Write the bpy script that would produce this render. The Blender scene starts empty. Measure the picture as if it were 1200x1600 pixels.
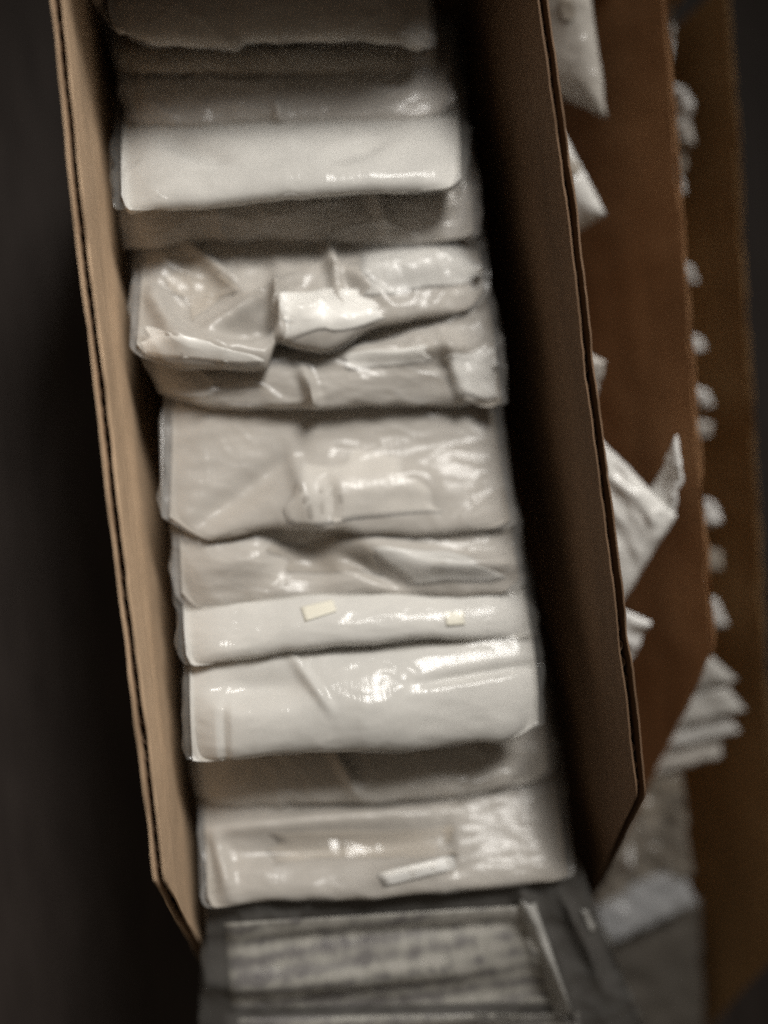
import bpy, bmesh, math, random
from mathutils import Vector, Matrix, noise
from mathutils.bvhtree import BVHTree

sc = bpy.context.scene
C = sc.collection

# ------------------------------------------------------------------ camera
FPX = 1300.0                       # focal length in pixels of the 1200 x 1600 photograph
ZC = 0.53
ROLL, TILT = math.radians(-6.9), math.radians(-5.27)
MR = Matrix.Rotation(ROLL, 3, 'Z') @ Matrix.Rotation(TILT, 3, 'Y')
cam_d = bpy.data.cameras.new('camera')
cam = bpy.data.objects.new('camera', cam_d)
C.objects.link(cam)
cam.matrix_world = Matrix.Translation((0, 0, ZC)) @ MR.to_4x4()
cam_d.sensor_fit = 'HORIZONTAL'
cam_d.sensor_width = 36.0
cam_d.lens = 36.0 * FPX / 1200.0
cam_d.clip_start = 0.01
cam_d.clip_end = 50
cam_d.dof.use_dof = True
cam_d.dof.focus_distance = 0.350
cam_d.dof.aperture_fstop = 1.55
sc.camera = cam

# ------------------------------------------------------------------ light
w = bpy.data.worlds.new('World')
sc.world = w
w.use_nodes = True
bg = w.node_tree.nodes['Background']
bg.inputs[0].default_value = (1.0, 0.84, 0.66, 1)
bg.inputs[1].default_value = 0.088


def area(name, loc, target, size, energy, col, spread=180):
    l = bpy.data.lights.new(name, 'AREA')
    l.shape = 'RECTANGLE'
    l.size, l.size_y = size
    l.energy = energy
    l.color = col
    l.spread = math.radians(spread)
    o = bpy.data.objects.new(name, l)
    C.objects.link(o)
    o.location = loc
    o.rotation_euler = (Vector(target) - Vector(loc)).to_track_quat('-Z', 'Y').to_euler()
    return o


area('ceiling_lamp', (0.50, 0.97, 1.18), (-0.02, -0.01, 0.15), (0.50, 0.38), 1.14, (1.0, 0.97, 0.92), 31)
area('fill_lamp', (-0.9, -0.5, 1.5), (0.1, 0.0, 0.1), (0.5, 0.5), 0.09, (1.0, 0.80, 0.58))  # added fill, lifts the dark side of the bins

sc.view_settings.view_transform = 'Standard'
sc.view_settings.look = 'None'
sc.view_settings.exposure = 0.0
sc.view_settings.gamma = 1.0
sc.cycles.transparent_max_bounces = 24
sc.cycles.max_bounces = 8
sc.cycles.sample_clamp_indirect = 1.5
sc.cycles.sample_clamp_direct = 6.0
sc.cycles.use_denoising = False      # leave the fine grain of a dim hand-held picture


# ------------------------------------------------------------------ helpers
def at(px, py, z):
    """world point at height z that the photograph shows at pixel (px, py)"""
    d = MR @ Vector(((px - 600) / FPX, -(py - 800) / FPX, -1))
    t = (z - ZC) / d.z
    return Vector((0, 0, ZC)) + d * t


def proj(p):
    q = MR.transposed() @ (Vector(p) - Vector((0, 0, ZC)))
    return 600 + FPX * q.x / -q.z, 800 - FPX * q.y / -q.z


def mesh_obj(name, verts, faces, mat, parent=None, smooth=True):
    me = bpy.data.meshes.new(name)
    me.from_pydata([tuple(v) for v in verts], [], faces)
    me.materials.append(mat)
    if smooth:
        me.shade_smooth()
    me.update()
    o = bpy.data.objects.new(name, me)
    C.objects.link(o)
    if parent is not None:
        o.parent = parent
    return o


def tag(o, label, cat, group=None):
    o['label'] = label
    o['category'] = cat
    if group:
        o['group'] = group
    return o


def empty(name, label, cat, group=None):
    o = bpy.data.objects.new(name, None)
    o.empty_display_size = 0.02
    C.objects.link(o)
    return tag(o, label, cat, group)


def poly_at(pl, t):
    """point at fraction t (by index-free px) of a polyline of tuples"""
    x0, x1 = pl[0][0], pl[-1][0]
    x = x0 + (x1 - x0) * t
    for a, b in zip(pl, pl[1:]):
        if x <= b[0] or b is pl[-1]:
            k = (x - a[0]) / (b[0] - a[0]) if b[0] != a[0] else 0
            k = max(0, min(1, k))
            k = k * k * (3 - 2 * k) * 0.6 + k * 0.4
            return tuple([x] + [a[i] + (b[i] - a[i]) * k for i in range(1, len(a))])
    return pl[-1]


# ------------------------------------------------------------------ materials
def new_mat(name):
    m = bpy.data.materials.new(name)
    m.use_nodes = True
    nt = m.node_tree
    return m, nt, nt.nodes['Principled BSDF']


def N(nt, t, **kw):
    n = nt.nodes.new(t)
    for k, v in kw.items():
        setattr(n, k, v)
    return n


def ramp(nt, fac, stops):
    r = N(nt, 'ShaderNodeValToRGB')
    el = r.color_ramp.elements
    while len(el) < len(stops):
        el.new(0.5)
    for e, (p, c) in zip(el, stops):
        e.position = p
        e.color = (*c, 1) if len(c) == 3 else c
    nt.links.new(fac, r.inputs[0])
    return r.outputs[0]


def noise_tex(nt, scale, detail=4, rough=0.55, stretch=(1, 1, 1), dist=0.0):
    tc = N(nt, 'ShaderNodeTexCoord')
    mp = N(nt, 'ShaderNodeMapping')
    mp.inputs['Scale'].default_value = stretch
    nt.links.new(tc.outputs['Object'], mp.inputs[0])
    n = N(nt, 'ShaderNodeTexNoise')
    n.inputs['Scale'].default_value = scale
    n.inputs['Detail'].default_value = detail
    n.inputs['Roughness'].default_value = rough
    n.inputs['Distortion'].default_value = dist
    nt.links.new(mp.outputs[0], n.inputs['Vector'])
    return n.outputs[0]


def bump(nt, h, strength, dist, bsdf):
    b = N(nt, 'ShaderNodeBump')
    b.inputs['Strength'].default_value = strength
    b.inputs['Distance'].default_value = dist
    nt.links.new(h, b.inputs['Height'])
    nt.links.new(b.outputs[0], bsdf.inputs['Normal'])


def cardboard(name, col, dark=0.78, rough=0.8):
    m, nt, b = new_mat(name)
    a = noise_tex(nt, 26, 5, 0.6, (1, 0.35, 1.6))
    c1 = ramp(nt, a, [(0.3, tuple(x * dark for x in col)), (0.55, col), (0.8, tuple(min(1, x * 1.1) for x in col))])
    f = noise_tex(nt, 420, 3, 0.7, (1, 0.4, 1))
    mx = N(nt, 'ShaderNodeMix', data_type='RGBA', blend_type='MULTIPLY')
    mx.inputs[0].default_value = 0.5
    nt.links.new(c1, mx.inputs[6])
    nt.links.new(ramp(nt, f, [(0.3, (0.7, 0.68, 0.66)), (0.7, (1, 1, 1))]), mx.inputs[7])
    nt.links.new(mx.outputs[2], b.inputs['Base Color'])
    b.inputs['Roughness'].default_value = rough
    b.inputs['Specular IOR Level'].default_value = 0.25
    # faint washboard of the flutes behind the liner, with fibre relief on top
    tc = N(nt, 'ShaderNodeTexCoord')
    wv = N(nt, 'ShaderNodeTexWave', bands_direction='Y')
    wv.inputs['Scale'].default_value = 44
    wv.inputs['Distortion'].default_value = 0.6
    wv.inputs['Detail'].default_value = 1
    nt.links.new(tc.outputs['Object'], wv.inputs['Vector'])
    ad = N(nt, 'ShaderNodeMath', operation='MULTIPLY_ADD')
    ad.inputs[1].default_value = 0.10
    nt.links.new(wv.outputs[1], ad.inputs[0])
    nt.links.new(f, ad.inputs[2])
    bump(nt, ad.outputs[0], 0.3, 0.0005, b)
    return m


def bag_plastic(name, col, rough=0.55, var=0.86, spec=0.2):
    m, nt, b = new_mat(name)
    a = noise_tex(nt, 34, 4, 0.55, (1, 1, 1), 0.4)
    nt.links.new(ramp(nt, a, [(0.32, tuple(x * var for x in col)), (0.62, col)]), b.inputs['Base Color'])
    b.inputs['Roughness'].default_value = rough
    b.inputs['Specular IOR Level'].default_value = spec
    f = noise_tex(nt, 160, 3, 0.6, (1, 0.5, 1))
    bump(nt, f, 0.35, 0.0006, b)
    return m


def film_mat(name, haze=0.16, tint=(0.86, 0.85, 0.83), rough=0.27):
    m = bpy.data.materials.new(name)
    m.use_nodes = True
    nt = m.node_tree
    nt.nodes.clear()
    out = N(nt, 'ShaderNodeOutputMaterial')
    tr = N(nt, 'ShaderNodeBsdfTransparent')
    tr.inputs[0].default_value = (0.97, 0.965, 0.955, 1)
    df = N(nt, 'ShaderNodeBsdfDiffuse')
    df.inputs[0].default_value = (*tint, 1)
    gl = N(nt, 'ShaderNodeBsdfGlossy')
    gl.inputs['Roughness'].default_value = rough
    fr = N(nt, 'ShaderNodeLayerWeight')
    fr.inputs[0].default_value = 0.5
    fp = N(nt, 'ShaderNodeMath', operation='POWER')
    fp.inputs[1].default_value = 3.0
    fm = N(nt, 'ShaderNodeMath', operation='MULTIPLY_ADD')
    fm.inputs[1].default_value = 0.45
    fm.inputs[2].default_value = 0.024
    nt.links.new(fr.outputs['Facing'], fp.inputs[0])
    nt.links.new(fp.outputs[0], fm.inputs[0])
    m1 = N(nt, 'ShaderNodeMixShader')
    m2 = N(nt, 'ShaderNodeMixShader')
    h = noise_tex(nt, 40, 4, 0.6, (1, 1, 1), 0.5)
    hz = ramp(nt, h, [(0.3, (haze * 0.75,) * 3), (0.75, (haze * 1.25,) * 3)])
    nt.links.new(hz, m1.inputs[0])
    nt.links.new(tr.outputs[0], m1.inputs[1])
    nt.links.new(df.outputs[0], m1.inputs[2])
    nt.links.new(fm.outputs[0], m2.inputs[0])
    nt.links.new(m1.outputs[0], m2.inputs[1])
    nt.links.new(gl.outputs[0], m2.inputs[2])
    f = noise_tex(nt, 330, 2, 0.6, (2.2, 0.12, 0.4))
    b = N(nt, 'ShaderNodeBump')
    b.inputs['Strength'].default_value = 0.20
    b.inputs['Distance'].default_value = 0.001
    nt.links.new(f, b.inputs['Height'])
    for s in (gl, fr):
        nt.links.new(b.outputs[0], s.inputs['Normal'])
    nt.links.new(m2.outputs[0], out.inputs[0])
    return m


def plain(name, col, rough=0.5, scale=60, var=0.8, spec=0.4):
    m, nt, b = new_mat(name)
    a = noise_tex(nt, scale, 4)
    nt.links.new(ramp(nt, a, [(0.35, tuple(x * var for x in col)), (0.65, col)]), b.inputs['Base Color'])
    b.inputs['Roughness'].default_value = rough
    b.inputs['Specular IOR Level'].default_value = spec
    return m


def print_mat(name):
    """grey-white card with smudgy dark printed blocks that cannot be read"""
    m, nt, b = new_mat(name)
    big = noise_tex(nt, 22, 2, 0.5, (0.25, 2.2, 1))
    tc = N(nt, 'ShaderNodeTexCoord')
    ln = N(nt, 'ShaderNodeTexWave', bands_direction='Y')
    ln.inputs['Scale'].default_value = 38
    ln.inputs['Distortion'].default_value = 1.2
    ln.inputs['Detail'].default_value = 2
    ln.inputs['Detail Scale'].default_value = 3
    nt.links.new(tc.outputs['Object'], ln.inputs['Vector'])
    fine = noise_tex(nt, 90, 3, 0.6, (1.3, 0.8, 1))
    mx = N(nt, 'ShaderNodeMath', operation='MULTIPLY')
    nt.links.new(big, mx.inputs[0])
    nt.links.new(fine, mx.inputs[1])
    l2 = N(nt, 'ShaderNodeMath', operation='MULTIPLY_ADD')
    l2.inputs[1].default_value = 0.11
    nt.links.new(ln.outputs[1], l2.inputs[0])
    nt.links.new(mx.outputs[0], l2.inputs[2])
    mx = l2
    nt.links.new(ramp(nt, mx.outputs[0], [(0.20, (0.14, 0.13, 0.13)), (0.27, (0.22, 0.21, 0.20)), (0.34, (0.33, 0.32, 0.29)), (0.44, (0.42, 0.405, 0.375))]),
                 b.inputs['Base Color'])
    b.inputs['Roughness'].default_value = 0.4
    return m


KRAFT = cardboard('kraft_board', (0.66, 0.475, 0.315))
KRAFT_SHADED = cardboard('kraft_board_shaded', (0.20, 0.124, 0.074))  # kraft darkened so the colour carries the shade of unlit walls
KRAFT_RED = cardboard('kraft_board_reddish', (0.56, 0.31, 0.155))
KRAFT_GOLD = cardboard('kraft_board_golden', (0.44, 0.27, 0.125))
FLUTE = cardboard('corrugated_medium', (0.26, 0.18, 0.12))
WHITE = bag_plastic('white_poly', (0.65, 0.64, 0.615))
OFFWHITE = bag_plastic('offwhite_poly', (0.43, 0.40, 0.36))
BRIGHT = bag_plastic('bright_white_poly', (0.88, 0.875, 0.855), var=0.93)
LIGHT = bag_plastic('light_poly', (0.60, 0.57, 0.525))
GREY = bag_plastic('grey_poly', (0.44, 0.395, 0.335))
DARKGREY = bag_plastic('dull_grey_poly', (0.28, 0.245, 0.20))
FILM = film_mat('clear_film', 0.16)
FILM_HAZY = film_mat('hazy_film', 0.34, (0.82, 0.80, 0.78), 0.2)
FILM_CLEAR = film_mat('very_clear_film', 0.07, (0.8, 0.8, 0.78), 0.12)
FILM_SOFT = film_mat('soft_film', 0.075, (0.72, 0.71, 0.68), 0.16)
FOLD_GLINT = film_mat('fold_glint_film', 0.42, (0.66, 0.65, 0.62), 0.2)  # pale film that paints the reflection streaks along folds
FILM_DARK = film_mat('smoky_film', 0.06, (0.7, 0.67, 0.62), 0.26)
PRINT = print_mat('printed_card')
DARKCARD = plain('dark_card', (0.04, 0.035, 0.031), 0.5)
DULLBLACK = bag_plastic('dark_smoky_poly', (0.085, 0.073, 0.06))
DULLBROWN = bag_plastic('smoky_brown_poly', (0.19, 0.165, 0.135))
CREAM = plain('cream_sticker_glint', (0.80, 0.775, 0.67), 0.45, 90, 0.93)  # cream for a small label and for a painted glint
PACKET_GLINT = plain('white_packet_glint', (0.86, 0.85, 0.82), 0.45, 90, 0.94)  # white for pale contents and for the painted highlight
BLUEGREY = bag_plastic('blue_grey_poly', (0.40, 0.41, 0.43))


def shelf_mat():
    m, nt, b = new_mat('dark_shelf_board')
    a = noise_tex(nt, 30, 5, 0.6, (6, 0.5, 1), 0.3)
    nt.links.new(ramp(nt, a, [(0.3, (0.024, 0.0185, 0.0165)), (0.7, (0.046, 0.037, 0.033))]), b.inputs['Base Color'])
    b.inputs['Roughness'].default_value = 0.6
    b.inputs['Specular IOR Level'].default_value = 0.2
    bump(nt, a, 0.3, 0.001, b)
    return m


SHELF = shelf_mat()

# ------------------------------------------------------------------ shelf
sv = [(-0.7, -0.6, -0.03), (0.7, -0.6, -0.03), (0.7, 0.6, -0.03), (-0.7, 0.6, -0.03),
      (-0.7, -0.6, -0.002), (0.7, -0.6, -0.002), (0.7, 0.6, -0.002), (-0.7, 0.6, -0.002)]
shelf = mesh_obj('shelf', sv, [(0, 3, 2, 1), (4, 5, 6, 7), (0, 1, 5, 4), (1, 2, 6, 5), (2, 3, 7, 6), (3, 0, 4, 7)], SHELF, None, False)
shelf['kind'] = 'structure'


# ------------------------------------------------------------------ cardboard bins
def wall_sheet(name, xf, y0, y1, topf, off, thick, mat, parent, side, seed, ny=150, nz=26, wave=0.0, drop=0.0):
    """a board layer standing along y; xf(y, z) is the wall's inner face, side the outward direction in x"""
    verts, faces = [], []
    for lay in (0, 1):
        for i in range(ny + 1):
            y = y0 + (y1 - y0) * i / ny
            zt = topf(y) - drop
            zt += 0.0007 * noise.noise((y * 75, seed, lay * 0.4)) + 0.0016 * noise.noise((y * 16, seed + 7, 0)) + 0.0006 * noise.noise((y * 300, seed, 2.2))
            for dy, dw, da in ((0.03, 0.006, 0.0012), (-0.085, 0.008, 0.0022), (0.11, 0.004, 0.0014), (-0.02, 0.003, 0.001)):
                zt -= da * math.exp(-((y - dy - 0.03 * math.sin(seed)) / dw) ** 2)
            for j in range(nz + 1):
                z = zt * j / nz
                x = xf(y, z) + side * (off + thick * lay)
                if wave:
                    x += wave * math.sin(y / 0.0072 * 2 * math.pi)
                x += 0.0010 * noise.noise((y * 14, z * 18, int(seed / 10))) + 0.0004 * noise.noise((y * 60, z * 50, seed))
                verts.append((x, y, z))
    nn = (ny + 1) * (nz + 1)
    for lay in (0, 1):
        b = lay * nn
        for i in range(ny):
            for j in range(nz):
                a = b + i * (nz + 1) + j
                q = (a, a + 1, a + nz + 2, a + nz + 1)
                faces.append(q if lay else q[::-1])
    for i in range(ny):
        a = i * (nz + 1) + nz
        faces.append((a, a + nn, a + nz + 1 + nn, a + nz + 1))
        a = i * (nz + 1)
        faces.append((a, a + nz + 1, a + nz + 1 + nn, a + nn))
    for i in (0, ny):
        for j in range(nz):
            a = i * (nz + 1) + j
            faces.append((a, a + 1, a + 1 + nn, a + nn))
    o = mesh_obj(name, verts, faces, mat, parent)
    try:
        o.data.set_sharp_from_angle(angle=math.radians(40))
    except Exception:
        pass
    return o


def side_wall(binob, xf, y0, y1, topf, side, mat, seed, k=1.0):
    inner = wall_sheet('side_wall', xf, y0, y1, topf, 0.0, 0.0007 * k, mat, binob, side, seed)
    wall_sheet('corrugated_core', xf, y0 + 0.001, y1 - 0.0006, topf, 0.0023 * k, 0.0002, FLUTE, inner, side, seed + 1, ny=560, nz=4, wave=0.00105 * k, drop=0.0055 * k)
    wall_sheet('outer_liner', xf, y0, y1, topf, 0.0038 * k, 0.0007 * k, mat, inner, side, seed + 2)
    return inner


def box_part(name, a, b, mat, parent):
    bm = bmesh.new()
    bmesh.ops.create_cube(bm, size=1)
    for v in bm.verts:
        v.co = Vector([(a[i] + b[i]) / 2 + v.co[i] * (b[i] - a[i]) for i in range(3)])
    bmesh.ops.bevel(bm, geom=bm.edges[:], offset=0.0006, segments=2, affect='EDGES')
    me = bpy.data.meshes.new(name)
    bm.to_mesh(me)
    bm.free()
    me.materials.append(mat)
    o = bpy.data.objects.new(name, me)
    C.objects.link(o)
    o.parent = parent
    return o


def line_x(pa, pb):
    def f(y):
        return pa.x + (pb.x - pa.x) * (y - pa.y) / (pb.y - pa.y)
    return f


def make_bin(label, pL, pR, zt, leanL, leanR, ycut, ylow, zlow, yback, zlip, mats, seed, zback, bulge=0.0, board=1.0):
    """pL / pR: two rim points on the inner faces of the left and right walls"""
    e = empty('cardboard_bin', label, 'bin', 'cardboard bins side by side on the shelf')

    def top_for(yc, yl, zlow, zlip):
        def top(y):
            if y >= yc:
                return zt
            if y >= yl:
                k = (y - yl) / (yc - yl)
                return zlow + (zt - zlow) * k
            return zlow + (zlip - zlow) * min(1, (yl - y) / 0.03)
        return top
    fl, fr = line_x(*pL), line_x(*pR)
    yfront = ylow[0] - 0.03

    def xl(y, z):
        return fl(y) + leanL * min(1, (1 - z / zt) / 0.42) - bulge * math.sin(min(1, max(0, (y - yfront) / (yback - yfront))) * math.pi) * (z / zt)

    def xr(y, z):
        return fr(y) - leanR * (1 - z / zt) + bulge * math.sin(min(1, max(0, (y - yfront) / (yback - yfront))) * math.pi) * (z / zt)
    side_wall(e, xl, yfront, yback, top_for(ycut[0], ylow[0], zlow[0], zlip[0]), -1, mats[0], seed, board)
    side_wall(e, xr, ylow[1] - 0.03, yback, top_for(ycut[1], ylow[1], zlow[1], zlip[1]), 1, mats[1], seed + 10, board)
    ym = (yback + yfront) / 2
    a, b = xl(ym, 0), xr(ym, 0)
    xa, xb = min(xl(yfront, 0), xl(yback, 0)), max(xr(yfront, 0), xr(yback, 0))
    box_part('floor', (max(xl(yfront, 0), xl(yback, 0)) + 0.0005, yfront, 0.0002), (min(xr(yfront, 0), xr(yback, 0)) - 0.0005, yback, 0.0042), mats[0], e)
    box_part('back_wall', (xl(yback, 0) + 0.001, yback - 0.005, 0.0045), (xr(yback, 0) - 0.001, yback - 0.0005, zback), mats[1], e)
    box_part('front_lip', (xl(yfront, 0) + 0.001, yfront + 0.0005, 0.0045), (xr(yfront, 0) - 0.001, yfront + 0.005, zlip[1] * 0.95), mats[1], e)
    return e, xl, xr


Z1, Z2, Z3 = 0.200, 0.140, 0.095
L1 = (at(100, 0, Z1), at(262, 1370, Z1))
R1 = (at(838, 0, Z1), at(990, 1230, Z1))
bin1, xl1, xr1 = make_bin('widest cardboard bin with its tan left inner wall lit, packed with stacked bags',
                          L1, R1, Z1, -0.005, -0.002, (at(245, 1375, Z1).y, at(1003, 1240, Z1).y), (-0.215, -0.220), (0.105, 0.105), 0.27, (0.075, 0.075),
                          (KRAFT, KRAFT_SHADED), 3, 0.245, bulge=0.0015)  # unseen back wall raised above the rim to shade the rear bags
R2 = (at(1036, 0, Z2), at(1112, 1010, Z2))
x_b2 = at(985, 700, 0.19).x
L2 = (Vector((xr1(0.2, Z2) + 0.0075, 0.2, 0)), Vector((xr1(-0.1, Z2) + 0.0075, -0.1, 0)))
bin2, xl2, xr2 = make_bin('lower middle cardboard bin with reddish brown wall and a long slanted front',
                          L2, R2, Z2, 0.0, 0.045, (at(1110, 1020, Z2).y, at(1110, 1020, Z2).y), (-0.27, -0.285), (0.012, 0.012), 0.26, (0.010, 0.010),
                          (KRAFT_SHADED, KRAFT_RED), 23, 0.16, board=0.42)
R3 = (at(1137, 0, Z3), at(1192, 1000, Z3))
L3 = (Vector((xr2(0.2, Z3) + 0.0065, 0.2, 0)), Vector((xr2(-0.1, Z3) + 0.0065, -0.1, 0)))
bin3, xl3, xr3 = make_bin('lowest cardboard bin at the right edge, dim brown wall',
                          L3, R3, Z3, -0.0125, 0.022, (-0.115, -0.27), (-0.255, -0.35), (0.010, 0.03), 0.26, (0.008, 0.02),
                          (KRAFT_GOLD, KRAFT_GOLD), 43, 0.11, board=0.42)


# ------------------------------------------------------------------ bags leaning forward in the wide bin
def ridged(x, y, s):
    return 1 - abs(noise.noise((x, y, s))) * 2


def feat(px, py, fs):
    d = 0.0
    for (cx, cy, ang, sa, sb, amp) in fs:
        dx, dy = px - cx, py - cy
        ca, sn = math.cos(math.radians(ang)), math.sin(math.radians(ang))
        u, v = (dx * ca + dy * sn) / sa, (-dx * sn + dy * ca) / sb
        r = u * u * u * u * 0.6 + v * v + 0.4 * u * u
        if r < 9:
            d += amp * math.exp(-r)
    return d


def creases(px, py, seed):
    """thin sharp folds of loose film, zero between them"""
    x, y = px * 0.0075, py * 0.012
    wx = 0.5 * noise.noise((x * 1.1, y * 1.1, seed + 2))
    wy = 0.5 * noise.noise((x * 1.1, y * 1.1, seed + 6))
    r1 = max(0.0, 1 - abs(noise.noise((x + wx, y + wy, seed + 11))) * 3.2)
    r2 = max(0.0, 1 - abs(noise.noise((x * 2 - y * 0.9 + wy, y * 1.5 + x * 0.8, seed + 17))) * 3.6)
    m = max(0.0, min(1.0, 0.5 + 1.6 * noise.noise((x * 0.8, y * 0.8, seed + 23))))
    return r1 ** 3 * (0.35 + 0.65 * m) + 0.6 * r2 ** 3 * m


class Bag:
    """a filled bag lying forward: start line (hidden under the bag behind) up to its top edge"""

    def __init__(self, start, edge, T=0.010, tail=0.12, slope=0.72, feats=(), wr=0.0012, seed=1.0, bow=0.004, sag=0.006, lap=None, wfx=0.010, wfy=0.022):
        self.__dict__.update(locals())
        self.T = T * 0.62

    def column(self, t, grow, off, wr, seed, ns=40, nt=9, crease=0.0):
        st, ed = poly_at(self.start, t), poly_at(self.edge, t)
        if grow:
            g = (t - 0.5) * 2
            st = (st[0] + g * grow, *st[1:])
            ed = (ed[0] + g * grow, ed[1] + 7 * noise.noise((t * 9, seed, 1.3)), *ed[2:])
        ed = (ed[0], ed[1] + 4.5 * noise.noise((t * 6, self.seed, 4.4)) + 2 * noise.noise((t * 17, self.seed, 5.4)), *ed[2:])
        ep = min(t, 1 - t) * 2          # 0 at the sides
        c = max(0.0, 1 - ep / (0.10 + 0.06 * math.sin(self.seed * (3 if t > 0.5 else 5))))
        ed = (ed[0], ed[1] - c * c * (14 + 8 * math.sin(self.seed * 7 + (t > 0.5))), *ed[2:])   # slack rounded corners
        S, E = at(*st), at(*ed)
        E.z += 0.003 * noise.noise((t * 3.1, self.seed, 8.8))
        thick = self.T * (min(1, ep / 0.30) ** 0.5) * 1.0 + 0.0007
        sag = self.sag * (1 - min(1, ep / 0.26)) ** 2
        back = (S - E)
        back.z = 0
        back.normalize()
        up = []
        zc = S.z
        T0 = S + back * self.tail + Vector((0, 0, -self.tail * self.slope))
        T0.z = max(T0.z, 0.014)
        for i in range(nt):
            k = i / nt
            p = T0.lerp(S, k)
            up.append((p, k * 0.3))
        for i in range(ns + 1):
            k = i / ns
            p = S.lerp(E, k)
            p.z += self.bow * math.sin(k * math.pi) * (0.4 + 0.6 * ep) 
            up.append((p, 0.3 + 0.7 * k))
        out = []
        n = len(up)
        pts = [p for p, _ in up]
        upper, lower = [], []
        for i in range(n):
            a, b = pts[max(0, i - 1)], pts[min(n - 1, i + 1)]
            tg = (b - a)
            tg.normalize()
            nrm = Vector((0, 0, 1)) - tg * tg.z
            nrm.normalize()
            p = pts[i].copy()
            px, py = proj(p)
            k = up[i][1]
            d = off - sag * (0.3 + 0.7 * k)
            if i >= nt - 3:
                d += 1.5 * feat(px, py, self.feats)
                x, y = px * self.wfx, py * self.wfy
                wv = ridged(x + 0.4 * noise.noise((x * 0.7, y * 0.7, seed + 3)), y, seed)
                wv += 0.55 * ridged(x * 2.1 + y * 0.9, y * 2.3 - x * 0.6, seed + 5)
                wv += 0.30 * ridged(x * 5.3 - y * 1.7, y * 4.1 + x * 1.1, seed + 9) + 0.12 * noise.noise((x * 13, y * 11, seed))
                d += 0.42 * wr * (wv - 0.7)
                if crease:
                    d += crease * creases(px, py, seed)
            endr = max(0.0, (k - 0.86) / 0.14)
            rnd = thick * 0.5 * (1 - math.sqrt(max(0, 1 - endr * endr)))
            if grow and ep < 0.2:
                g = (0.2 - ep) / 0.2 * (1 if t > 0.5 else -1)
                p.x += g * 0.0028 * noise.noise((p.y * 90, seed, t > 0.5))
                d += 0.002 * abs(g) * noise.noise((p.y * 70, seed + 4, t > 0.5))
            upper.append(p + nrm * (d - rnd))
            lower.append(p - nrm * (thick - rnd - 0.3 * min(0, d) + off))
        return upper, lower

    def build(self, name, mat, parent, grow=0, off=0.0, wr=None, seed=None, nx=88, crease=0.0):
        wr = self.wr if wr is None else wr
        seed = self.seed if seed is None else seed
        verts, faces = [], []
        m = None
        for j in range(nx + 1):
            t = j / nx
            u, l = self.column(t, grow, off, wr, seed, 52 if crease else 40, 9, crease)
            ring = u + l[::-1]
            m = len(ring)
            verts += ring
        for j in range(nx):
            for i in range(m):
                a, b = j * m + i, j * m + (i + 1) % m
                faces.append((a, a + m, b + m, b))
        faces.append(tuple(range(m)))
        faces.append(tuple(range(nx * m + m - 1, nx * m - 1, -1)))
        o = mesh_obj(name, verts, faces, mat, parent)
        try:
            o.data.set_sharp_from_angle(angle=math.radians(70))
        except Exception:
            pass
        return o


def patch(name, target, quad, mat, parent, lift=0.0005, n=8, thick=0.0002, rnd=False, wob=0.0):
    """a small flat piece laid on the surface of target; quad in pixels TL TR BR BL"""
    me = target.data
    tree = BVHTree.FromPolygons([v.co for v in me.vertices], [p.vertices for p in me.polygons])
    verts, faces = [], []
    o0 = Vector((0, 0, ZC))
    for lay in (1, 0):
        for i in range(n + 1):
            for j in range(n + 1):
                u, v = j / n, i / n
                if rnd:
                    a, b = 2 * u - 1, 2 * v - 1
                    u, v = 0.5 + 0.5 * a * math.sqrt(1 - b * b / 2), 0.5 + 0.5 * b * math.sqrt(1 - a * a / 2)
                elif wob:
                    u, v = (u + wob * noise.noise((u * 2.1, v * 2.1, quad[0][0])),
                            v + wob * noise.noise((u * 2.1, v * 2.1, quad[0][1] + 7)))
                px = (quad[0][0] * (1 - u) + quad[1][0] * u) * (1 - v) + (quad[3][0] * (1 - u) + quad[2][0] * u) * v
                py = (quad[0][1] * (1 - u) + quad[1][1] * u) * (1 - v) + (quad[3][1] * (1 - u) + quad[2][1] * u) * v
                d = (at(px, py, 0.1) - o0).normalized()
                h, nr, _, _ = tree.ray_cast(o0, d)
                if h is None:
                    h, nr = at(px, py, 0.15), Vector((0, 0, 1))
                if nr.dot(d) > 0:
                    nr = -nr
                verts.append(h + nr * (lift + thick * lay))
    nn = (n + 1) ** 2
    for lay in (0, 1):
        for i in range(n):
            for j in range(n):
                a = lay * nn + i * (n + 1) + j
                q = (a, a + n + 1, a + n + 2, a + 1)
                faces.append(q if lay == 0 else q[::-1])
    rim = [j for j in range(n + 1)] + [i * (n + 1) + n for i in range(1, n + 1)] + [n * (n + 1) + j for j in range(n - 1, -1, -1)] + [i * (n + 1) for i in range(n - 1, 0, -1)]
    for a, b in zip(rim, rim[1:] + rim[:1]):
        faces.append((a, b, b + nn, a + nn))
    return mesh_obj(name, verts, faces, mat, parent)


GB = 'bags packed one behind another in the widest bin'


def packed(label, bag, body, film=None, grow=8, foff=0.0009, crease=0.0026):
    e = empty('plastic_bag', label, 'bag', GB)
    b = bag.build('contents', body, e)
    if film:
        bag.build('clear_film', film, e, grow=grow + 4, off=foff, wr=bag.wr, nx=120, crease=crease * (0.45 if film is FILM_CLEAR else 1))
    return e, b


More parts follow.
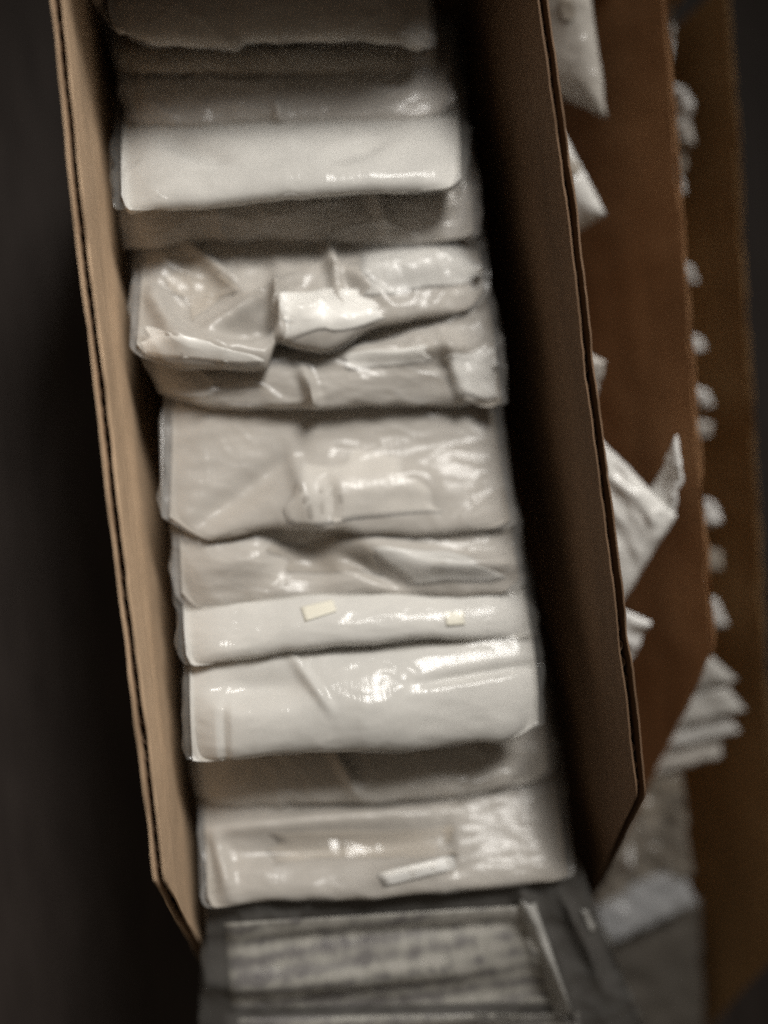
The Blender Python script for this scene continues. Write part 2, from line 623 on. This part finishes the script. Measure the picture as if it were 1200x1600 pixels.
# rear, dim bags
packed('dim grey bag at the very back of the widest bin',
       Bag([(165, -70, 0.114), (400, -75, 0.114), (660, -85, 0.114)], [(168, 30, 0.15), (230, 52, 0.15), (370, 66, 0.15), (385, 54, 0.15), (560, 52, 0.15), (672, 66, 0.148)],
           T=.012, seed=2.1, wr=.0010, tail=.05), LIGHT, FILM, 6)
packed('thin dull brown grey bag, second from the back',
       Bag([(185, 60, 0.124), (430, 62, 0.124), (672, 50, 0.124)], [(188, 112, 0.128), (430, 118, 0.128), (680, 108, 0.128)], T=.008, seed=4.2, wr=.0010), GREY, FILM, 5)
packed('dull grey bag with a clear right edge just behind the brightest white bag',
       Bag([(190, 108, 0.1195), (430, 110, 0.1195), (690, 98, 0.1195)], [(205, 192, 0.134), (330, 202, 0.136), (420, 190, 0.137), (520, 198, 0.136), (640, 190, 0.136), (700, 168, 0.136)],
           T=.010, seed=6.3, wr=.0012, feats=[(435, 185, 80, 22, 8, .0030)]), LIGHT, FILM_HAZY, 9)
# bright white bag
e3, b3 = packed('smooth bright white bag with a straight lower edge, below the dull rear bags',
                Bag([(192, 185, 0.1273), (440, 178, 0.1273), (715, 168, 0.1273)], [(188, 318, 0.16), (300, 312, 0.162), (450, 300, 0.163), (590, 292, 0.163), (722, 286, 0.161)],
                    T=.014, seed=8.4, wr=.0006, bow=.006, feats=[(310, 235, 20, 50, 16, -.002), (560, 232, -20, 50, 14, -.002)]), WHITE, FILM_CLEAR, 12)
packed('shaded grey bag with crumpled clear corner right under the bright white one',
       Bag([(200, 292, 0.1308), (450, 288, 0.1308), (735, 268, 0.1308)], [(205, 392, 0.132), (330, 378, 0.13), (500, 380, 0.132), (640, 380, 0.138), (740, 362, 0.142)],
           T=.009, seed=10.5, wr=.0013, feats=[(590, 320, 70, 50, 10, .003), (680, 320, -10, 70, 24, .002)]), LIGHT, FILM_HAZY, 8)
e4a, b4a = packed('crumpled clear bag with crossing folds and a rounded pocket on its left',
       Bag([(225, 375, 0.1263), (450, 372, 0.1263), (745, 358, 0.1263)],
           [(212, 548, 0.156), (300, 568, 0.158), (415, 574, 0.157), (432, 530, 0.156), (500, 542, 0.157), (600, 500, 0.154), (690, 486, 0.152), (758, 470, 0.15)],
           T=.011, seed=12.6, wr=.0022, bow=.002, wfx=.012, wfy=.016,
           feats=[(330, 415, 38, 60, 9, .0035), (400, 475, -28, 90, 11, .0035), (310, 460, -10, 50, 34, -.0045), (260, 500, 60, 60, 16, .003),
                  (320, 545, 6, 110, 17, .0035), (500, 500, 0, 70, 30, .004), (435, 490, 84, 45, 8, .004), (520, 425, 78, 50, 9, .0035),
                  (650, 425, -4, 110, 24, .0045), (560, 445, 30, 60, 9, .002), (400, 515, -10, 50, 14, -.004)]), OFFWHITE, FILM, 10)
patch('packet_tone_patch', b4a, [(258, 428), (318, 398), (374, 452), (300, 502)], GREY, e4a, .0002, 12, wob=.25)
patch('packet_tone_patch', b4a, [(430, 458), (560, 452), (606, 496), (442, 538)], PACKET_GLINT, e4a, .0002, 12, wob=.2)
patch('packet_tone_patch', b4a, [(226, 512), (330, 535), (420, 530), (418, 572), (226, 556)][:2] + [(420, 566), (228, 556)], PACKET_GLINT, e4a, .0002, 12, wob=.2)
patch('packet_tone_patch', b4a, [(560, 392), (740, 384), (746, 440), (570, 462)], WHITE, e4a, .0002, 12, wob=.2)  # white patch painting the shine on the right-hand folds
e5, b5 = packed('low crumpled bag with a ragged right tip beneath the crossing folds',
       Bag([(228, 548, 0.1412), (450, 545, 0.1412), (765, 470, 0.1412)], [(245, 618, 0.14), (330, 640, 0.143), (480, 640, 0.145), (640, 634, 0.146), (740, 632, 0.147), (784, 640, 0.15)],
           T=.010, seed=14.7, wr=.0016, feats=[(600, 553, 0, 70, 13, .003), (485, 612, 72, 36, 8, .004), (710, 580, 70, 60, 10, .003), (690, 545, 0, 40, 16, .003)]), OFFWHITE, FILM, 7)
patch('packet_tone_patch', b5, [(540, 552), (664, 540), (668, 566), (542, 578)], PACKET_GLINT, e5, .0002, 12, wob=.2)
patch('packet_tone_patch', b5, [(690, 560), (772, 545), (778, 622), (716, 622)], WHITE, e5, .0002, 12, wob=.2)
e6, b6 = packed('wide grey bag with a pale patch in its middle, lying in shadow at its rear',
       Bag([(268, 632, 0.1367), (500, 632, 0.1367), (770, 620, 0.1367)], [(264, 812, 0.15), (330, 838, 0.15), (440, 820, 0.15), (520, 824, 0.152), (640, 832, 0.152), (798, 818, 0.15)],
           T=.012, seed=16.8, wr=.0009, bow=-.005, feats=[(560, 765, -6, 130, 40, .0045), (515, 785, 85, 30, 10, -.003), (380, 770, -35, 110, 20, -.003), (470, 760, 75, 60, 12, .002)]), OFFWHITE, FILM, 11, crease=.0010)
patch('packet_tone_patch', b6, [(472, 722), (620, 712), (690, 800), (446, 816)], LIGHT, e6, .0002, 14, wob=.25)
e7, b7 = packed('grey bag with a dark hollow in its middle and a glinting right end',
       Bag([(278, 805, 0.1422), (500, 812, 0.1422), (798, 805, 0.1422)], [(283, 940, 0.15), (340, 955, 0.15), (480, 930, 0.148), (600, 924, 0.15), (720, 930, 0.152), (812, 920, 0.152)],
           T=.011, seed=18.9, wr=.0013, bow=-.002, feats=[(470, 868, 10, 50, 34, -.006), (590, 895, 25, 60, 12, -.003), (630, 870, 18, 80, 22, .004), (740, 885, -4, 80, 16, .005), (380, 880, -8, 90, 30, .003)]), OFFWHITE, FILM, 10, crease=.0012)
patch('packet_tone_patch', b7, [(432, 846), (566, 842), (600, 898), (448, 896)], DARKGREY, e7, .0002, 12, wob=.25)  # dark patch painting shade into the hollow
patch('packet_tone_patch', b7, [(580, 856), (700, 862), (792, 902), (640, 912)], WHITE, e7, .0002, 12, wob=.2)  # white patch painting the highlights of the right end
e8, b8 = packed('bright white bag carrying two small cream stickers, one a painted glint',
                Bag([(285, 925, 0.1418), (520, 918, 0.1418), (815, 905, 0.1418)], [(290, 1040, 0.158), (380, 1032, 0.158), (560, 1012, 0.158), (700, 1000, 0.157), (830, 1004, 0.154)],
                    T=.012, seed=21.0, wr=.0006, bow=.007), WHITE, FILM_CLEAR, 10)
patch('sticker_glint', b8, [(470, 950), (520, 938), (526, 956), (477, 972)], CREAM, e8, .0005)  # cream patch painting a glint by the rear edge
patch('sticker_glint', b8, [(694, 958), (724, 956), (726, 976), (697, 978)], CREAM, e8, .0005)
e9, b9 = packed('broad white bag with a grey pocket at its left shoulder and a sharp dark underside',
       Bag([(296, 1015, 0.1485), (520, 1006, 0.1485), (832, 985, 0.1485)], [(300, 1196, 0.16), (360, 1190, 0.162), (480, 1184, 0.163), (640, 1180, 0.163), (780, 1164, 0.162), (842, 1140, 0.16)],
           T=.014, seed=23.1, wr=.0007, bow=.010, feats=[(405, 1070, -4, 75, 30, -.0045), (485, 1065, 55, 50, 7, .002), (760, 1050, -10, 100, 8, -.002), (350, 1150, 88, 45, 5, -.002)]), WHITE, FILM_CLEAR, 9)
e10, b10 = packed('flat shaded grey bag directly under the broad white bag',
                  Bag([(305, 1175, 0.127), (560, 1165, 0.127), (850, 1130, 0.127)], [(318, 1268, 0.128), (560, 1258, 0.13), (720, 1252, 0.132), (858, 1225, 0.134)],
                      T=.010, seed=25.2, wr=.0009, feats=[(540, 1205, 60, 40, 9, .003), (825, 1220, 0, 26, 26, -.003)]), LIGHT, FILM, 8)
e11, b11 = packed('pale grey bag with a slit and a painted highlight strip near the front',
                  Bag([(318, 1248, 0.1225), (580, 1240, 0.1225), (868, 1210, 0.1225)], [(322, 1420, 0.148), (420, 1406, 0.148), (540, 1402, 0.149), (700, 1388, 0.15), (888, 1374, 0.15)],
                      T=.012, seed=27.3, wr=.0011, bow=.000,
                      feats=[(500, 1285, -4, 200, 16, .004), (540, 1325, -4, 150, 18, -.004), (704, 1320, 80, 36, 5, -.003), (645, 1360, -12, 70, 12, .003), (345, 1350, 75, 50, 12, .003)]), OFFWHITE, FILM, 8, crease=.0012)
patch('packet_tone_patch', b11, [(420, 1302), (700, 1292), (706, 1334), (430, 1350)], GREY, e11, .0002, 12, wob=.25)
patch('highlight_strip', b11, [(590, 1366), (705, 1338), (712, 1356), (600, 1384)], PACKET_GLINT, e11, .0006)  # white strip painting a highlight onto the bag

# large clear bag hanging over the low front, printed card inside
bagF = Bag([(326, 1385, .139), (600, 1372, .139), (900, 1352, .139)], [(312, 1720, .112), (600, 1700, .112), (1035, 1690, .120)],
           T=.012, seed=29.4, wr=.0012, bow=.004, wfx=.014, wfy=.008, feats=[(850, 1480, 68, 110, 12, .007), (905, 1460, 66, 80, 8, .004), (500, 1520, -4, 260, 18, .004), (620, 1460, -4, 240, 14, -.003), (600, 1585, -4, 260, 14, .004)])
eF = empty('plastic_bag', 'large dark clear bag holding printed card, frontmost in the widest bin', 'bag', GB)
bF = bagF.build('contents', DARKCARD, eF)
patch('printed_card', bF, [(352, 1440), (835, 1412), (862, 1566), (362, 1576)], PRINT, eF, .0010, 24)
patch('printed_card', bF, [(372, 1590), (900, 1580), (920, 1680), (380, 1690)], PRINT, eF, .0010, 16)
fF = bagF.build('clear_film', FILM_SOFT, eF, grow=6, off=.0014, wr=bagF.wr, nx=130, crease=.0030)
patch('fold_glint', fF, [(812, 1412), (834, 1410), (892, 1580), (868, 1586)], FOLD_GLINT, eF, .0006, 14, wob=.06)  # pale strip painting the streak reflected along a fold
patch('fold_glint', fF, [(908, 1420), (916, 1420), (930, 1452), (922, 1454)], FOLD_GLINT, eF, .0006, 6)


# ------------------------------------------------------------------ small bags given by their corners
def quad_bag(name, label, cat, group, corners, mat, film=None, T=0.006, wr=0.0012, seed=1.0, n=26, curl=0.0, hole=None, lim=None, ws=55):
    """corners TL TR BR BL as (px, py, z) or world vectors"""
    P = [c if isinstance(c, Vector) else at(*c) for c in corners]
    if lim:
        for p in P:
            p.x = min(max(p.x, lim[0](p.y, p.z) + 0.006), lim[1](p.y, p.z) - 0.004)
    nrm = ((P[1] - P[0]).cross(P[3] - P[0]))
    nrm.normalize()
    if nrm.z < 0:
        nrm = -nrm
    e = empty(name, label, cat, group)

    def sheet(nm, m, off, amp, sd, parent, cr=0.0):
        verts, faces = [], []
        for lay in (1, -1):
            for i in range(n + 1):
                for j in range(n + 1):
                    u, v = j / n, i / n
                    p = (P[0] * (1 - u) + P[1] * u) * (1 - v) + (P[3] * (1 - u) + P[2] * u) * v
                    ed = min(1, min(u, 1 - u, v, 1 - v) * 5)
                    th = (T * 0.5 + off) * ed ** 0.5 + 0.00025
                    q = p * ws
                    dd = amp * (ridged(q.x * 1.3, q.y + q.z, sd) + 0.5 * ridged(q.x * 2.6 + q.y, q.y * 2.2, sd + 3) - 0.6)
                    dd += curl * (u * u) * (0.5 + v)
                    if cr:
                        dd += cr * creases(*proj(p), sd)
                    wob = 0.0012 * noise.noise((u * 5, v * 5, sd))
                    verts.append(p + nrm * (th * lay + dd) + Vector((wob, -wob, 0)))
        nn = (n + 1) ** 2
        for lay in (0, 1):
            for i in range(n):
                for j in range(n):
                    if hole and (((j + .5) / n - hole[0]) / hole[2]) ** 2 + (((i + .5) / n - hole[1]) / hole[3]) ** 2 < 1:
                        continue
                    a = lay * nn + i * (n + 1) + j
                    f = (a, a + 1, a + n + 2, a + n + 1)
                    faces.append(f[::-1] if lay == 0 else f)
        rim = [j for j in range(n + 1)] + [i * (n + 1) + n for i in range(1, n + 1)] + [n * (n + 1) + j for j in range(n - 1, -1, -1)] + [i * (n + 1) for i in range(n - 1, 0, -1)]
        for a, b in zip(rim, rim[1:] + rim[:1]):
            faces.append((a, b, b + nn, a + nn))
        return mesh_obj(nm, verts, faces, m, parent)
    c = sheet('contents', mat, 0, wr, seed, e)
    if film:
        sheet('clear_film', film, 0.0010, wr, seed, e, 0.0045 if film is FILM_DARK else 0.003)
    return e, c


G2 = 'bags in the middle bin'
e, b = quad_bag('plastic_bag', 'pale bag with a round hang hole at the back of the middle bin', 'bag', G2,
                [(790, -90, .135), (915, -60, .140), (950, 186, .128), (800, 120, .105)], LIGHT, FILM_CLEAR, T=.010, seed=3, lim=(xl2, xr2), wr=.0008)
patch('hang_hole', b, [(868, -6), (896, -2), (902, 32), (878, 36)], GREY, e, .0004, 10, rnd=True)
e, b = quad_bag('plastic_bag', 'white printed bag with a grey mark, behind the bin divider near the top', 'bag', G2,
                [(800, 120, .125), (868, 185, .128), (948, 334, .126), (800, 420, .095)], BRIGHT, FILM_CLEAR, T=.010, seed=5, lim=(xl2, xr2), wr=.0010)
patch('printed_mark', b, [(880, 238), (905, 262), (898, 278), (880, 262)], GREY, e, .0012)
quad_bag('plastic_bag', 'small pale bag corner poking out between the printed bag and the crumpled one', 'bag', G2,
         [(850, 520, .115), (948, 565, .128), (928, 632, .115), (850, 660, .095)], LIGHT, None, T=.006, seed=7, lim=(xl2, xr2))
e4, b4 = quad_bag('plastic_bag', 'large crumpled white bag with an upright pointed ear in the middle bin', 'bag', G2,
                  [(850, 620, .120), (985, 735, .135), (1058, 806, .140), (960, 960, .120)], BRIGHT, FILM_CLEAR, T=.012, seed=9, lim=(xl2, xr2), wr=.0026)
quad = [at(1012, 775, .128), at(1060, 678, .150), at(1067, 730, .150), at(1056, 806, .138)]
_e, _c = quad_bag('plastic_bag', 'tmp', 'bag', G2, quad, BRIGHT, None, T=.004, seed=11, lim=(xl2, xr2), wr=.0016, n=16)
_c.parent = e4
_c.name = 'pointed_ear'
bpy.data.objects.remove(_e)
quad_bag('plastic_bag', 'white triangular bag corner low beside the divider, below the crumpled bag', 'bag', G2,
         [(880, 930, .120), (1018, 970, .130), (980, 1042, .115), (900, 1080, .095)], BRIGHT, None, T=.006, seed=13, lim=(xl2, xr2), wr=.0012)

# ------------------------------------------------------------------ bags in the right bin
G3 = 'bag tips showing past the rim of the middle bin'
tips = [
    ([(985, -60, .075), (1046, -40, .090), (1052, 60, .090), (985, 60, .06)], LIGHT, 'topmost pale bag tip showing past the middle bin rim'),
    ([(985, 10, .070), (1054, 40, .088), (1050, 100, .086), (985, 110, .06)], BRIGHT, 'white bag tip second from the top along the middle bin rim'),
    ([(990, 110, .072), (1070, 138, .092), (1082, 165, .092), (1068, 196, .086)], BRIGHT, 'large angular white bag tip past the middle bin rim near the top'),
    ([(990, 180, .070), (1080, 190, .090), (1086, 222, .090), (1066, 240, .080)], LIGHT, 'rounded pale bag tip right under the large angular tip'),
    ([(990, 220, .068), (1076, 235, .085), (1070, 270, .082), (990, 300, .055)], GREY, 'dull grey bag tip under the rounded pale one'),
    ([(990, 260, .070), (1068, 278, .086), (1070, 302, .086), (990, 330, .06)], BRIGHT, 'tiny white bag tip below the dull grey one'),
    ([(1000, 380, .070), (1082, 416, .086), (1090, 440, .086), (1000, 470, .06)], BRIGHT, 'lone small white bag tip a quarter of the way down the rim'),
    ([(1010, 500, .070), (1096, 528, .086), (1102, 546, .086), (1010, 580, .06)], BRIGHT, 'lone round white bag tip a third of the way down the rim'),
    ([(1020, 580, .072), (1106, 612, .088), (1116, 634, .088), (1020, 660, .06)], BRIGHT, 'bright white bag tip above a smaller dull one on the rim'),
    ([(1020, 640, .070), (1112, 660, .084), (1110, 680, .084), (1020, 700, .06)], LIGHT, 'faint small bag tip just below the bright rim tip'),
    ([(1030, 760, .070), (1116, 785, .086), (1128, 815, .088), (1030, 850, .06)], BRIGHT, 'white bag tip level with the crumpled bag ear'),
    ([(1035, 840, .068), (1126, 862, .082), (1130, 888, .082), (1035, 900, .06)], GREY, 'brownish dull bag tip low on the middle bin rim'),
    ([(1040, 910, .070), (1122, 938, .088), (1136, 975, .088), (1040, 1010, .06)], BRIGHT, 'lowest white bag tip on the straight part of the middle rim'),
]
for i, (q, m, lab) in enumerate(tips):
    q = [(c[0], c[1], c[2] - 0.012) if c[0] <= 1041 else c for c in q]      # hidden ends sink between the other bags
    quad_bag('plastic_bag', lab, 'bag', G3, q, m, None, T=.005, seed=20 + i * 1.7, n=14, wr=.0014, lim=(xl3, xr3))

G4 = 'white packets stacked in the right bin'
stack = [
    ([(1010, 1000, .085), (1108, 1022, .100), (1152, 1062, .097), (1010, 1100, .085)], 'topmost white packet of the bright stack in the right bin'),
    ([(1010, 1060, .080), (1136, 1072, .092), (1164, 1108, .092), (1010, 1150, .078)], 'second white packet of the bright stack, reaching farthest right'),
    ([(1010, 1110, .074), (1140, 1120, .086), (1156, 1142, .085), (1010, 1182, .072)], 'third white packet of the bright stack, thin and straight'),
    ([(1000, 1140, .066), (1126, 1150, .078), (1128, 1182, .077), (1000, 1216, .064)], 'lowest greyish packet of the bright stack in the right bin'),
]
for i, (q, lab) in enumerate(stack):
    quad_bag('plastic_packet', lab, 'packet', G4, q, WHITE if i < 3 else LIGHT, FILM_CLEAR if i < 2 else None, T=.007, seed=50 + i * 2.3, wr=.0010, n=20, lim=(xl3, xr3))

G5 = 'clear bags at the front of the right bin'
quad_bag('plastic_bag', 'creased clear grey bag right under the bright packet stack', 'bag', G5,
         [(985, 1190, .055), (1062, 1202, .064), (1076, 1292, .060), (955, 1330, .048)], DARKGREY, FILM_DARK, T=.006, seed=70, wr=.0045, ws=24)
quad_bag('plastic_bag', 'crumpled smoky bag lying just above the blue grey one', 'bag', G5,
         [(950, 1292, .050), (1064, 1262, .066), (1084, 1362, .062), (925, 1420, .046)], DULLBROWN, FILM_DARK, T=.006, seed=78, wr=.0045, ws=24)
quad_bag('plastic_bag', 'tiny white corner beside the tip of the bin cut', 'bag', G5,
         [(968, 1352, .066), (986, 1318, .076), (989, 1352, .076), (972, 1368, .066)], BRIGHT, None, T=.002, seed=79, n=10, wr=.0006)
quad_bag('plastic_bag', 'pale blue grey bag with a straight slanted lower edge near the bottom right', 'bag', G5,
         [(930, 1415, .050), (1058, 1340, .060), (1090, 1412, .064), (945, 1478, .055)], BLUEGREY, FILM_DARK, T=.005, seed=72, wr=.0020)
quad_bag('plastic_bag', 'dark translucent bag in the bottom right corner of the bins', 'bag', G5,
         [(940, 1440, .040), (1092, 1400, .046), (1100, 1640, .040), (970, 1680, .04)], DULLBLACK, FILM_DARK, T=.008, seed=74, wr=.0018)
